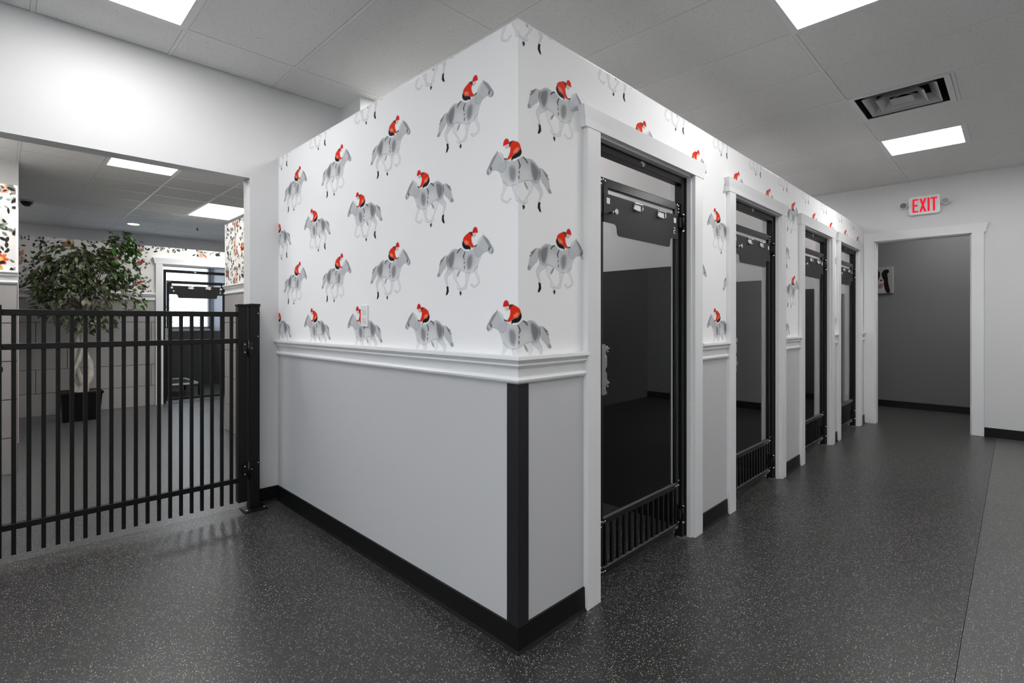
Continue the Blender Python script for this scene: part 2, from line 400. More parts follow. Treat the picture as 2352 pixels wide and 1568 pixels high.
for y in MY: tee(WX, y, 3.4, y)
# far room, square lay
NX = [-6.59+.56*k for k in range(-9, 6)]; NY = [.12+.61*k for k in range(-7, 10)]
farfix = {(-6.59, .73, -6.03, 1.34): 1, (-8.83, 1.95, -7.71, 2.56): 1, (-6.59, -1.71, -6.03, -1.10): 1, (-4.91, 3.17, -4.35, 3.78): 1, (-4.91, -.49, -4.35, .12): 1, (-10.51, -1.10, -9.95, -.49): 1, (-5.47, .73, -4.91, 1.34): 1, (-5.47, -.49, -4.91, .12): 1, (-6.03, 1.95, -5.47, 2.56): 1, (-9.95, 3.78, -9.39, 4.39): 1}  # first two are visible fixtures; the rest are added unseen for brightness
for i in range(len(NX)):
    x0 = max(NX[i], -11.37); x1 = min(NX[i]+.56, WX-.12)
    if x1-x0 < .03: continue
    for j in range(len(NY)-1):
        y0, y1 = NY[j], NY[j+1]
        if any(fx0-.01 < x0 and x1 < fx1+.01 and fy0-.01 < y0 and y1 < fy1+.01 for fx0, fy0, fx1, fy1 in farfix): continue
        ctile(x0, y0, x1, y1)
for x in NX:
    if -11.3 < x < WX-.15:
        if abs(x+8.27) < .01: tee(x, NY[0], x, 1.95); tee(x, 2.56, x, NY[-1])
        else: tee(x, NY[0], x, NY[-1])
for y in NY: tee(-11.37, y, WX-.12, y)

def ceiling_light(x0, y0, x1, y1, label, group=None):
    t = thing('ceiling_light', label, 'ceiling light', ((x0+x1)/2, (y0+y1)/2, CEIL), group)
    g = .03
    b = B(); z0, z1 = CEIL-.0024, CEIL+.05
    b.box(x0+.001, y0+.001, z0, x0+g, y1-.001, z1).box(x1-g, y0+.001, z0, x1-.001, y1-.001, z1).box(x0+g, y0+.001, z0, x1-g, y0+g, z1).box(x0+g, y1-g, z0, x1-g, y1-.001, z1)
    build(b, 'light_frame', fix_m, t)
    build(B().box(x0+g, y0+g, CEIL+.004, x1-g, y1-g, CEIL+.010), 'diffuser', lamp_m, t)
labs = {(-3.2, .1): 'square ceiling light above the white wall over the gate opening', (-.9, 2.5): 'large bright ceiling light nearest above the first kennel door',
        (-.9, 5.5): 'small looking square ceiling light between the air vent and the exit wall'}
for k, x0, y0, x1, y1 in fix_list:
    if k == 'L':
        lb = [v for (a, c), v in labs.items() if abs(a-x0) < .1 and abs(c-y0) < .1]
        ceiling_light(x0, y0, x1, y1, lb[0] if lb else 'unseen square ceiling light added to raise the light level', None if lb else 'unseen ceiling lights added for brightness')
    else:
        t = thing('air_vent', 'square louvred air diffuser in the ceiling before the exit wall', 'air vent', ((x0+x1)/2, (y0+y1)/2, CEIL))
        b = B(); z = CEIL
        o = .012
        b.box(x0+o, y0+o, z-.004, x0+.045, y1-o, z+.004).box(x1-.045, y0+o, z-.004, x1-o, y1-o, z+.004).box(x0+.045, y0+o, z-.004, x1-.045, y0+.045, z+.004).box(x0+.045, y1-.045, z-.004, x1-.045, y1-o, z+.004)
        build(b, 'vent_frame', fix_m, t)
        cx, cy = (x0+x1)/2, (y0+y1)/2
        for n_, (ro, ri, zo, zi) in enumerate(((.205, .150, .0, .06), (.132, .080, -.004, .055))):
            bb = B(); q = []
            for rr, zz in ((ro, zo), (ri, zi), (ri+.004, zi), (ro+.004, zo-.003)):
                q.append([(cx-rr, cy-rr, z+zz), (cx+rr, cy-rr, z+zz), (cx+rr, cy+rr, z+zz), (cx-rr, cy+rr, z+zz)])
            vs = sum(q, []); fs = []
            for a in range(4):
                c = (a+1) % 4
                for e in range(4):
                    f = (e+1) % 4; fs.append((a*4+e, a*4+f, c*4+f, c*4+e))
            bb.add(vs, fs); build(bb, 'louvre', grey_vent, t)
        build(B().box(cx-.065, cy-.065, z-.002, cx+.065, cy+.065, z+.003), 'louvre', grey_vent, t)
        build(B().tube([(cx-.13, cy-.13, z+.05), (cx+.13, cy+.13, z+.05)], .004, 6).tube([(cx+.13, cy-.13, z+.05), (cx-.13, cy+.13, z+.05)], .004, 6), 'brace', grey_vent, t)
        b = B().box(x0+.03, y0+.03, z+.14, x1-.03, y1-.03, z+.15)
        for a in ((x0+.03, y0+.03, x0+.035, y1-.03), (x1-.035, y0+.03, x1-.03, y1-.03), (x0+.03, y0+.03, x1-.03, y0+.035), (x0+.03, y1-.035, x1-.03, y1-.03)):
            b.box(a[0], a[1], z+.0, a[2], a[3], z+.15)
        build(b, 'duct_box', duct_m, t)
for i, f in enumerate(farfix):
    ceiling_light(*f, ['narrow looking ceiling light just behind the opening header above the tree', 'long ceiling light beyond the opening beside the wallpapered stub wall'][i] if i < 2 else 'unseen ceiling light added to brighten the far room',
                  None if i < 2 else 'unseen lights added to the far room')


# ------------------------------------------------------------------ printed wallpaper
HORSE = {'tail': [(162, -87), (183, -89), (198, -99), (210, -107), (216, -122), (222, -141), (226, -159), (237, -175), (216, -177), (204, -163), (189, -149), (172, -139), (166, -112)], 'hindfar': [(70, -155), (109, -143), (129, -155), (124, -181), (112, -197), (92, -216), (102, -232), (81, -241), (70, -235), (87, -215), (104, -193), (98, -178), (81, -164)], 'hindnear': [(115, -142), (165, -124), (162, -149), (184, -174), (180, -193), (169, -211), (168, -222), (153, -223), (162, -206), (165, -182), (141, -168), (121, -156)], 'forefold': [(-39, -143), (-9, -161), (-14, -175), (-34, -201), (-35, -218), (-9, -228), (-1, -217), (17, -220), (5, -225), (-6, -238), (-39, -225), (-48, -212), (-45, -197), (-28, -169)], 'foredown': [(10, -168), (45, -171), (42, -189), (40, -210), (53, -228), (84, -235), (84, -244), (51, -240), (33, -235), (29, -210), (16, -185)], 'hoof1': [(67, -245), (81, -245), (82, -254), (74, -264), (68, -258)], 'hoof2': [(155, -222), (169, -219), (167, -237), (174, -258), (163, -257), (152, -243)], 'body': [(-31, -61), (-3, -77), (18, -84), (45, -82), (67, -67), (87, -71), (112, -64), (132, -68), (150, -80), (166, -100), (167, -124), (156, -150), (132, -154), (106, -148), (73, -158), (45, -171), (18, -175), (-11, -172), (-34, -152), (-45, -126), (-59, -104), (-65, -87), (-48, -75)], 'neckhead': [(-71, -31), (-67, -22), (-63, -32), (-34, -46), (-30, -63), (-9, -83), (-31, -117), (-59, -104), (-81, -95), (-94, -95), (-103, -105), (-117, -109), (-126, -101), (-127, -90), (-114, -74), (-94, -47)], 'rump': [(106, -68), (132, -70), (156, -84), (167, -104), (163, -128), (141, -153), (121, -141), (109, -108)], 'shoulder': [(-3, -92), (24, -94), (42, -117), (40, -151), (24, -171), (-3, -154), (-9, -118)], 'facedark': [(-69, -30), (-66, -36), (-94, -71), (-104, -82), (-117, -84), (-123, -95), (-127, -90), (-114, -74), (-94, -47)], 'bridle': [(-107, -76), (-94, -81), (-98, -96), (-107, -90)], 'muzzle': [(-126, -92), (-114, -94), (-115, -108), (-123, -103)], 'mane': [(-64, -33), (-51, -33), (-34, -46), (-30, -61), (-32, -82), (-43, -56), (-59, -42)], 'saddle': [(64, -67), (77, -65), (89, -72), (101, -86), (94, -86), (83, -75), (70, -69)], 'strap1': [(40, -81), (47, -83), (53, -91), (60, -101), (53, -115), (47, -118), (52, -103), (47, -93)], 'strap2': [(47, -123), (53, -122), (53, -133), (48, -134)], 'strap3': [(45, -141), (52, -139), (52, -153), (46, -156)], 'bellyline': [(75, -159), (83, -158), (98, -178), (94, -187), (81, -170)], 'rumpline': [(156, -84), (162, -89), (169, -107), (167, -128), (159, -141), (163, -120), (163, -105)], 'taildark': [(183, -89), (198, -99), (214, -108), (208, -116), (219, -119), (216, -127), (201, -115), (189, -101)], 'tailtip': [(213, -159), (229, -158), (237, -175), (216, -176)], 'cap': [(-35, -16), (-32, 2), (-23, 11), (-11, 10), (-3, 1), (1, -14), (-9, -13), (-23, -14)], 'face': [(-24, -16), (-9, -13), (0, -20), (-3, -29), (-14, -30), (-24, -24)], 'torso': [(0, -15), (9, -7), (27, -9), (45, -17), (57, -26), (59, -39), (45, -55), (21, -59), (12, -66), (-1, -73), (-17, -69), (-6, -61), (3, -47), (5, -31)], 'torsolight': [(35, -38), (51, -37), (45, -50), (24, -56), (21, -48)], 'backline': [(-2, -6), (13, -5), (28, -8), (16, -10), (7, -16), (1, -28), (-3, -23)], 'breeches': [(55, -28), (64, -45), (64, -56), (53, -70), (35, -76), (17, -75), (14, -83), (8, -73), (14, -63), (30, -57), (45, -55), (57, -39)], 'glove': [(-32, -58), (-23, -63), (-11, -65), (-14, -70), (-24, -69)]}
def sdf(poly, X, Y):
    P = np.array(poly, float); d2 = np.full(X.shape, 1e9); inside = np.zeros(X.shape, bool); n = len(P)
    for i in range(n):
        a = P[i]; c = P[(i+1) % n]; e = c-a; L = (e**2).sum()+1e-9
        t = np.clip(((X-a[0])*e[0]+(Y-a[1])*e[1])/L, 0, 1)
        d2 = np.minimum(d2, (X-a[0]-t*e[0])**2+(Y-a[1]-t*e[1])**2)
        cr = ((a[1] > Y) != (c[1] > Y))
        with np.errstate(divide='ignore', invalid='ignore'):
            xx = (c[0]-a[0])*(Y-a[1])/(c[1]-a[1] if c[1] != a[1] else 1e-9)+a[0]
        inside ^= cr & (X < xx)
    d = np.sqrt(d2); return np.where(inside, -d, d)
def lin(c): return [((v/255)/12.92 if v/255 <= .04045 else ((v/255+.055)/1.055)**2.4) for v in c]
def smooth(p, it=1):
    for _ in range(it):
        q = []
        for i in range(len(p)):
            a = p[i]; c = p[(i+1) % len(p)]
            q += [(a[0]*.75+c[0]*.25, a[1]*.75+c[1]*.25), (a[0]*.25+c[0]*.75, a[1]*.25+c[1]*.75)]
        p = q
    return p
# name, colour, opacity, softness(mm), line darkening, smoothing
STYLE = [('tail', (176, 178, 180), .8, 2, .25, 1), ('hindfar', (205, 207, 209), .75, 1.5, .3, 1), ('forefold', (208, 210, 212), .75, 1.5, .35, 1), ('foredown', (190, 192, 195), .8, 1.5, .3, 1),
    ('hindnear', (178, 180, 183), .85, 1.5, .3, 1), ('body', (172, 174, 178), .9, 2, .22, 1), ('neckhead', (186, 188, 192), .9, 1.5, .4, 1), ('rump', (96, 98, 102), .78, 12, 0, 1),
    ('shoulder', (108, 110, 114), .72, 14, 0, 1), ('facedark', (120, 123, 126), .7, 3, 0, 1), ('muzzle', (90, 90, 95), .7, 3, 0, 1), ('bridle', (60, 60, 62), .8, 2, 0, 1), ('mane', (222, 225, 226), .75, 3, .25, 0),
    ('rumpline', (66, 66, 68), .8, 3, 0, 1), ('taildark', (90, 92, 94), .8, 3, 0, 0), ('tailtip', (120, 122, 124), .6, 3, 0, 1), ('bellyline', (90, 90, 94), .75, 3, 0, 1),
    ('saddle', (26, 26, 28), .9, 1.2, 0, 1), ('strap1', (30, 30, 32), .9, 1.2, 0, 1), ('strap2', (30, 30, 32), .85, 1.5, 0, 1), ('strap3', (40, 40, 42), .8, 1.5, 0, 1),
    ('hoof1', (52, 54, 58), 1, 1, 0, 1), ('hoof2', (14, 14, 16), 1, 1, 0, 0), ('face', (205, 190, 175), .9, 1.5, 0, 1), ('breeches', (16, 15, 18), 1, 1.2, 0, 1),
    ('torso', (224, 44, 12), 1, 1.2, .15, 1), ('torsolight', (246, 150, 110), .8, 5, 0, 1), ('backline', (30, 20, 22), .95, 2, 0, 1), ('cap', (218, 30, 22), 1, 1, .2, 1), ('glove', (40, 34, 34), 1, 1.2, 0, 1)]
def motif(step):
    xs = np.arange(-134, 246, step); zs = np.arange(-272, 18, step)
    X, Z = np.meshgrid(xs, zs); rgb = np.empty(X.shape+(3,)); rgb[:] = PAPER; alpha = np.zeros(X.shape)
    rs = np.random.RandomState(3)
    for nme, col, op, soft, edge, sm in STYLE:
        d = sdf(smooth(HORSE[nme], sm), X, Z); c = np.array(lin(col))
        a = np.clip(.5-d/(soft*1.6), 0, 1)
        if nme in ('rump', 'shoulder'): a = np.clip(-d/soft, 0, 1)
        a = a*op
        if nme in ('hindfar', 'forefold', 'foredown', 'hindnear', 'body'):       # watercolour pales towards the feet
            fade = np.clip((Z+250)/150, .45, 1); a = a*fade
        if nme == 'body':                                # pale belly and wash blotches
            a = a*(.62+.38*(.5+.5*np.sin(X*.045+1.0)*np.cos(Z*.05)))
        rgb = rgb*(1-a[..., None])+c*a[..., None]
        if edge:
            ea = np.clip(1-np.abs(d+1.2)/2.0, 0, 1)*edge
            rgb = rgb*(1-ea[..., None])+np.array(lin((70, 72, 76)))*ea[..., None]; a = np.maximum(a, ea)
        alpha = np.maximum(alpha, a)
    return xs, zs, rgb, alpha
MOT = {s: motif(s) for s in (2.0, 3.4)}
def print_mesh(name, places, mapf, keep, parent):
    """places: (s, z, mirror, step); mapf maps wallpaper coordinates (s, z) to the wall"""
    V = []; F = []; K = []; base = 0
    for s0, z0, mir, step in places:
        xs, zs, rgb, al = MOT[step]
        Xs = (xs/1000)*(-1 if mir else 1)+s0; Zs = zs/1000+z0
        SS, ZZ = np.meshgrid(Xs, Zs); ny, nx = SS.shape
        ok = (al > .03)
        cell = ok[:-1, :-1] | ok[1:, :-1] | ok[:-1, 1:] | ok[1:, 1:]
        cs = (SS[:-1, :-1]+SS[1:, 1:])/2; cz = (ZZ[:-1, :-1]+ZZ[1:, 1:])/2
        cell &= keep(cs, cz)
        if not cell.any(): continue
        j, i = np.nonzero(cell)
        q = np.stack([j*nx+i, j*nx+i+1, (j+1)*nx+i+1, (j+1)*nx+i], 1)
        if mir: q = q[:, ::-1]
        used, inv = np.unique(q.ravel(), return_inverse=True)
        V.append(mapf(SS.ravel()[used], ZZ.ravel()[used])); K.append(rgb.reshape(-1, 3)[used]); F.append(inv.reshape(-1, 4)+base); base += len(used)
    V = np.concatenate(V); F = np.concatenate(F); K = np.concatenate(K)
    me = bpy.data.meshes.new(name); me.vertices.add(len(V)); me.vertices.foreach_set('co', V.astype(np.float32).ravel())
    me.loops.add(F.size); me.loops.foreach_set('vertex_index', F.astype(np.int32).ravel())
    me.polygons.add(len(F)); me.polygons.foreach_set('loop_start', np.arange(0, F.size, 4, dtype=np.int32)); me.polygons.foreach_set('loop_total', np.full(len(F), 4, np.int32))
    me.update(calc_edges=True); me.validate()
    at = me.color_attributes.new('ink', 'FLOAT_COLOR', 'POINT'); at.data.foreach_set('color', np.concatenate([K, np.ones((len(K), 1))], 1).astype(np.float32).ravel())
    me.materials.append(ink_m)
    return link(name, me, parent)
E_ = .0004
def map_block(s, z):
    left = s < FX
    x = np.where(left, s, FX+E_); y = np.where(left, FY-E_, FY+(s-FX))
    x = np.where(left & (s > FX-.0015), FX+E_*.6, x)
    return np.stack([x, y, z], 1)
pl = []
for k in range(0, 5):
    for z in (2.198, 1.588): pl.append((-1.562-.567*k, z, True, 2.0))
    for z in (2.507, 1.898, 1.288): pl.append((-1.349-.567*k, z, False, 2.0))
keepL = lambda s, z: (z > 1.08) & (z < TOP) & (s > WX+.002) & ~((np.abs(s+2.42) < .036) & (np.abs(z-1.245) < .056))
keepWrap = lambda s, z: keepL(s, z) & (s < FX+.5)
po = bpy.data.objects['partition_side']
print_mesh('wallpaper_print', pl, map_block, keepWrap, po)
def keepF(s, z):
    y = FY+(s-FX); k = (z > 1.08) & (z < TOP) & (y > FY+.05) & (y < ENDY)
    for a, c in DOORS: k &= ~((y > a-.09) & (y < c+.09) & (z < DH+.07))
    return k
pf = []
sF = lambda y: FX+(y-FY)
for k in range(0, 10):
    st = 2.0 if k < 2 else 3.4
    for z in (2.198, 1.588): pf.append((sF(1.626+.599*k), z, True, st))
    if k:
        for z in (2.507, 1.898, 1.288): pf.append((sF(1.300+.5955*k), z, False, st))
print_mesh('wallpaper_print', pf, map_block, keepF, bpy.data.objects['partition_front'])

# ------------------------------------------------------------------ corner guard, outlet
t = thing('corner_guard', 'dark angle guard on the near wallpapered corner below the chair rail', 'corner guard', (FX, FY, .095))
g = .0055
build(B().box(FX-.052, FY-g-.002, .096, FX+g+.002, FY-.0045, .988).box(FX+.0045, FY-.0045, .096, FX+g+.002, FY+.05, .988), 'guard_angle', guard_m, t, .0015)
t = thing('wall_outlet', 'white duplex outlet on the horse wallpaper just above the chair rail', 'outlet', (-2.42, FY, 1.245))
build(B().box(-2.455, FY-.007, 1.19, -2.385, FY, 1.302), 'cover_plate', white_pl, t, .002)
for dz in (-.021, .021):
    s_ = build(B().prism([(-2.42+.016*math.cos(a)*1.0, 1.246+dz+max(-.0135, min(.0135, .017*math.sin(a)))) for a in [i*math.pi/10 for i in range(20)]], FY-.0095, FY-.0065, 'y'), 'socket', white_pl, t)
    build(B().box(-2.428, FY-.0099, 1.248+dz, -2.4265, FY-.009, 1.256+dz).box(-2.4135, FY-.0099, 1.248+dz, -2.412, FY-.009, 1.256+dz).cyl((-2.42, FY-.0099, 1.240+dz), .0022, .001, 'y', 8), 'slot', duct_m, s_)

# ------------------------------------------------------------------ kennel doors
def kennel_door(y0, y1, x, ztop, label, group, number=None, pickets=True, head=2.044):
    """x = plane of the frame face; y0..y1 the clear opening"""
    t = thing('kennel_door', label, 'door', (x, y0, 0), group)
    b = B()
    b.box(x-.045, y0, .0, x, y0+.045, head).box(x-.045, y1-.045, 0, x, y1, head).box(x-.045, y0+.045, head-.042, x, y1-.045, head)
    fr = build(b, 'door_frame', black_metal, t, .003)
    build(B().box(x, y1-.012, .0, x+.006, y1, head).box(x, y0, .0, x+.006, y0+.012, head), 'frame_lip', black_metal, fr)
    ym = (y0+y1)/2
    # little light emblem on the head bar
    e = B()
    for i, (du, dw, r) in enumerate(((-.018, .003, .006), (-.007, .007, .006), (.006, .006, .006), (.016, .001, .005), (0, -.006, .009))):
        e.cyl((x+.001, ym-.02+du, head-.02+dw), r, .0015, 'x', 10)
    build(e, 'emblem', chrome, fr)
    a, c = y0+(.066 if pickets else .052), y1-.047; xl0, xl1 = x-.036, x-.012
    sw = .034; se = .042 if pickets else .034; zb = .055 if pickets else .035
    b = B()
    b.box(xl0, a, zb, xl1, a+sw, ztop).box(xl0, c-se, zb, xl1, c, ztop)
    b.box(xl0, a+sw, ztop-.045, xl1, c-se, ztop)
    zr = .315
    if pickets: b.box(xl0, a+sw, zr-.03, xl1, c-se, zr)
    b.box(xl0, a+sw, zb, xl1, c-se, zb+.032)
    lf = build(b, 'leaf_frame', black_gloss, t, .004)
    build(B().box(xl0+.004, a+sw, zr if pickets else .068, xl0+.010, c-se, ztop-.14), 'glass_pane', glass, t)
    if pickets:
        n = 13
        for i in range(n):
            yy = a+sw+(c-a-sw-se)*(i+.5)/n
            build(B().box(xl1-.017, yy-.0075, zb+.031, xl1-.004, yy+.0075, zr-.028), 'picket', black_gloss, t)
    if pickets:
        for w in (zr, zb+.032): build(B().box(xl1-.003, a+sw, w, xl1+.0008, c-se, w+.0025).box(xl1-.012, a+sw, w, xl1-.0095, c-se, w+.0025), 'rail_trim', alu, lf, label='thin bright metal strip')
    # stepped plate under the top rail
    p0, p1 = a+sw-.004, c-se+.012; zt = ztop-.073; zw = ztop-.205; zl = ztop-.258
    r_ = .02
    u0, u1, q_ = p0+.112, p1-.09, r_*.3
    pts = [(p0, zt), (p1, zt), (p1, zw), (u1+r_, zw), (u1+q_, zw-q_), (u1, zw-r_), (u1, zl+r_), (u1-q_, zl+q_), (u1-r_, zl), (u0+r_, zl), (u0+q_, zl+q_), (u0, zl+r_), (u0, zw-r_), (u0-q_, zw-q_), (u0-r_, zw), (p0, zw)]
    cp = build(B().prism(pts, xl1+.000, xl1+.004, 'x'), 'card_plate', plate_m, t)
    for yy in (p0, p1-.035):
        build(B().box(xl1-.01, yy, zt-.002, xl1+.003, yy+.035, ztop-.04), 'hanger', black_gloss, t)
    for yy in (p0+.022, p1-.05):
        build(B().box(xl1+.0042, yy, zt-.045, xl1+.0052, yy+.026, zt-.018), 'window_slot', fix_m, cp, label='pale square slot')
    for yy in (p0+.245, p0+.48):
        bb = B().tube([(xl1+.012, yy, zt-.035), (xl1+.012, yy, zt-.008), (xl1+.016, yy+.075, zt-.008), (xl1+.016, yy+.075, zt-.035), (xl1+.012, yy+.06, zt-.043), (xl1+.012, yy+.015, zt-.043)], .0025, 6, closed=True)
        build(bb, 'card_clip', chrome, cp)
        build(B().box(xl1+.005, yy+.010, zt-.038, xl1+.011, yy+.066, zt-.014), 'card_holder', fix_m, cp)
    build(B().cyl((xl1+.004, p0+.05, zt-.085), .006, .03, 'x', 12).cyl((xl1+.034, p0+.05, zt-.085), .013, .008, 'x', 14), 'knob', chrome, cp)
    # corner screws
    for yy, zz in ((a+.014, ztop-.016), (a+.03, ztop-.012), (a+.046, ztop-.016), (a+.014, ztop-.034), (c-.014, ztop-.016), (c-.03, ztop-.012), (c-.014, ztop-.034), (c-.014, ztop-.052),
                   (a+.014, zr-.012), (a+.014, zr-.035), (a+.03, zr-.016), (a+.046, zr-.016), (c-.014, zr+.012), (c-.014, zr-.014), (c-.03, zr-.012), (c-.046, zr-.014),
                   (a+.014, zb+.04), (a+.014, zb+.018), (a+.03, zb+.015), (a+.046, zb+.015), (c-.014, zb+.065), (c-.014, zb+.04), (c-.03, zb+.017), (c-.046, zb+.015)):
        if not pickets and .1 < zz < .4: continue
        build(B().dome((xl1, yy, zz), .0055, .6, 10, 3, (1, 0, 0)), 'screw', chrome, lf)
    # hinges on the far stile
    for zz in (ztop-.11, .14):
        bb = B().cyl((x+.004, c+.006, zz-.035), .008, .07, 'z', 10).cyl((x+.004, c+.006, zz-.04), .010, .006, 'z', 10).cyl((x+.004, c+.006, zz+.034), .010, .006, 'z', 10).box(x-.012, c-.03, zz-.028, x+.002, c+.004, zz+.028)
        h = build(bb, 'hinge', black_metal, t)
        build(B().cyl((x+.004, c+.006, zz-.052), .0085, .01, 'z', 10).cyl((x+.004, c+.006, zz+.042), .0085, .006, 'z', 10), 'hinge_pin', chrome, h)
    # cast latch on the near stile
    q = [(-.038, 1.115), (-.012, 1.115), (-.006, 1.107), (.022, 1.099), (.024, 1.094), (.008, 1.090), (-.006, 1.084), (-.008, 1.072), (.0, 1.064), (.002, 1.058), (.002, 1.014), (-.008, 1.006), (-.011, .998), (-.006, .99), (.002, .984), (.002, .957),
         (.022, .943), (.024, .938), (.006, .934), (-.006, .927), (-.007, .91), (.002, .899), (.001, .892), (-.012, .888), (-.038, .888)]
    lt = build(B().prism([(a+.014+u, w) for u, w in q], x+.014, x+.020, 'x'), 'latch', alu, t, .0012)
    build(B().cyl((x+.02, a+.012, 1.104), .004, .003, 'x', 10).cyl((x+.02, a+.0, 1.06), .003, .003, 'x', 10).cyl((x+.012, a+.028, 1.082), .004, .004, 'x', 8).cyl((x+.012, a+.028, .924), .004, .004, 'x', 8), 'rivet', chrome, lt)
    build(B().box(x-.012, a-.02, .90, x+.014, a+.012, 1.10), 'latch_body', black_gloss, lt)
    build(B().box(x-.03, y1-.05, .0, x+.012, y1-.01, .008), 'foot_plate', alu, t)
    if number:
        S7 = {'2': [(0, .03, .018, .034), (.014, .017, .018, .034), (0, .015, .018, .019), (0, 0, .004, .019), (0, 0, .018, .004)],
              '6': [(0, .03, .018, .034), (0, 0, .004, .034), (0, .015, .018, .019), (.014, 0, .018, .019), (0, 0, .018, .004)]}
        bb = B()
        for u0, w0, u1, w1 in S7[number]: bb.box(xl1+.004, p1-.052+u0, zt-.105+w0, xl1+.0050, p1-.052+u1, zt-.105+w1)
        build(bb, 'number', white_pl, cp, label='pale digit %s' % number)
    return t
names = ['kennel door nearest the wallpapered corner, black steel frame with glass and pickets', 'second kennel door from the wallpapered corner, black frame with stepped plate',
         'third kennel door from the wallpapered corner, black frame with glass', 'last kennel door before the end wall, black frame, mostly hidden by casing']
for i, (a, c) in enumerate(DOORS):
    kennel_door(a+.012, c-.012, -1.330, 1.88, names[i], 'kennel doors along the hallway', '2' if i == 0 else None, head=2.028)

# ------------------------------------------------------------------ exit sign
t = thing('exit_sign', 'white exit sign with red letters and twin lamp heads on the end wall', 'exit sign', (-.725, ENDY, 2.52))
sx0, sx1, sz0, sz1 = -.872, -.592, 2.418, 2.628
def rrect(x0, z0, x1, z1, r, n=5):
    p = []
    for cx, cz, a0 in ((x1-r, z1-r, 0), (x0+r, z1-r, 90), (x0+r, z0+r, 180), (x1-r, z0+r, 270)):
        for i in range(n+1):
            a = math.radians(a0+90*i/n); p.append((cx+r*math.cos(a), cz+r*math.sin(a)))
    return p
build(B().prism(rrect(sx0, sz0, sx1, sz1, .03), ENDY-.045, ENDY, 'y'), 'sign_body', white_pl, t, .004)
lb = B(); ly = ENDY-.047; hy = 2.447; H_ = .15
def lrect(x0, z0, x1, z1): lb.box(x0, ly, z0, x1, ly+.003, z1)
def ldiag(x0, z0, x1, z1, w): lb.prism([(x0-w/2, z0), (x0+w/2, z0), (x1+w/2, z1), (x1-w/2, z1)], ly, ly+.003, 'y')
x = -.835
lrect(x, hy, x+.017, hy+H_); lrect(x, hy, x+.052, hy+.018); lrect(x, hy+.066, x+.045, hy+.084); lrect(x, hy+H_-.018, x+.052, hy+H_)
ldiag(x+.070, hy, x+.113, hy+H_, .019); ldiag(x+.113, hy, x+.070, hy+H_, .019)
lrect(x+.133, hy, x+.151, hy+H_)
lrect(x+.160, hy+H_-.018, x+.216, hy+H_); lrect(x+.179, hy, x+.197, hy+H_)
build(lb, 'exit_letters', red_led, t, label='red glowing letters EXIT')
for xx in (-.915, -.548):
    hd = build(B().cyl((xx, ENDY-.075, 2.535), .036, .055, 'y', 20, .030), 'lamp_head', white_pl, t)
    build(B().cyl((xx, ENDY-.077, 2.535), .031, .004, 'y', 20), 'lens', grey_lamp, hd)
    build(B().cyl((xx, ENDY-.03, 2.535), .014, .03, 'y', 12).box(min(xx, -.73)+0, ENDY-.028, 2.528, max(xx, -.73), ENDY-.01, 2.542), 'lamp_arm', white_pl, hd)

# ------------------------------------------------------------------ dog picture in the hall
t = thing('dog_picture', 'square canvas picture of a black and white puppy on the hall wall', 'picture', (-1.42, 8.93, 1.80))
build(B().box(-1.612, 8.902, 1.617, -1.236, 8.93, 1.992), 'canvas', canvas_m, t, .002)
DOG = [('ground', [(-1.61, 1.617), (-1.237, 1.617), (-1.237, 1.992), (-1.61, 1.992)], (128, 124, 124), 1, .5),
 ('chest', [(-1.40, 1.617), (-1.318, 1.617), (-1.33, 1.70), (-1.36, 1.77), (-1.42, 1.77), (-1.44, 1.70)], (150, 145, 146), 1, 2),
 ('ear1', [(-1.37, 1.903), (-1.35, 1.94), (-1.325, 1.957), (-1.283, 1.95), (-1.281, 1.91), (-1.30, 1.90), (-1.303, 1.87), (-1.294, 1.838), (-1.294, 1.767), (-1.263, 1.617), (-1.316, 1.617), (-1.345, 1.73), (-1.34, 1.79), (-1.352, 1.82), (-1.367, 1.86)], (10, 8, 8), 1, 2),
 ('ear2', [(-1.386, 1.905), (-1.40, 1.94), (-1.43, 1.957), (-1.47, 1.95), (-1.475, 1.91), (-1.455, 1.90), (-1.453, 1.87), (-1.462, 1.838), (-1.462, 1.767), (-1.495, 1.617), (-1.43, 1.617), (-1.412, 1.70), (-1.42, 1.78), (-1.402, 1.82), (-1.39, 1.86)], (12, 9, 9), 1, 2),
 ('muzzle', [(-1.374, 1.86), (-1.35, 1.80), (-1.345, 1.765), (-1.375, 1.745), (-1.408, 1.765), (-1.402, 1.80), (-1.382, 1.86)], (150, 146, 142), .95, 3),
 ('nose', [(-1.386, 1.815), (-1.364, 1.815), (-1.36, 1.80), (-1.374, 1.787), (-1.39, 1.80)], (8, 6, 5), 1, 2),
 ('flower', [(-1.405, 1.755), (-1.36, 1.76), (-1.348, 1.73), (-1.365, 1.69), (-1.395, 1.68), (-1.415, 1.71)], (120, 66, 74), .8, 8),
 ('eye1', [(-1.348, 1.868), (-1.337, 1.868), (-1.337, 1.858), (-1.348, 1.858)], (60, 40, 30), 1, 2), ('eye2', [(-1.42, 1.868), (-1.409, 1.868), (-1.409, 1.858), (-1.42, 1.858)], (60, 40, 30), 1, 2)]
xs = np.linspace(-1.611, -1.237, 130); zs = np.linspace(1.618, 1.991, 130); X, Z = np.meshgrid(xs, zs); rgb = np.ones(X.shape+(3,))*.6
for nme, p, c, op, soft in DOG:
    d = sdf([(u*1000, w*1000) for u, w in smooth(p, 0 if nme == 'ground' else 1)], X*1000, Z*1000)
    if nme == 'ground': d = d*0-9
    a = np.clip(.5-d/(soft*1.6), 0, 1)*op; rgb = rgb*(1-a[..., None])+np.array(lin(c))*a[..., None]
V = [(x_, 8.9008, z_) for z_ in zs for x_ in xs]; n_ = len(xs)
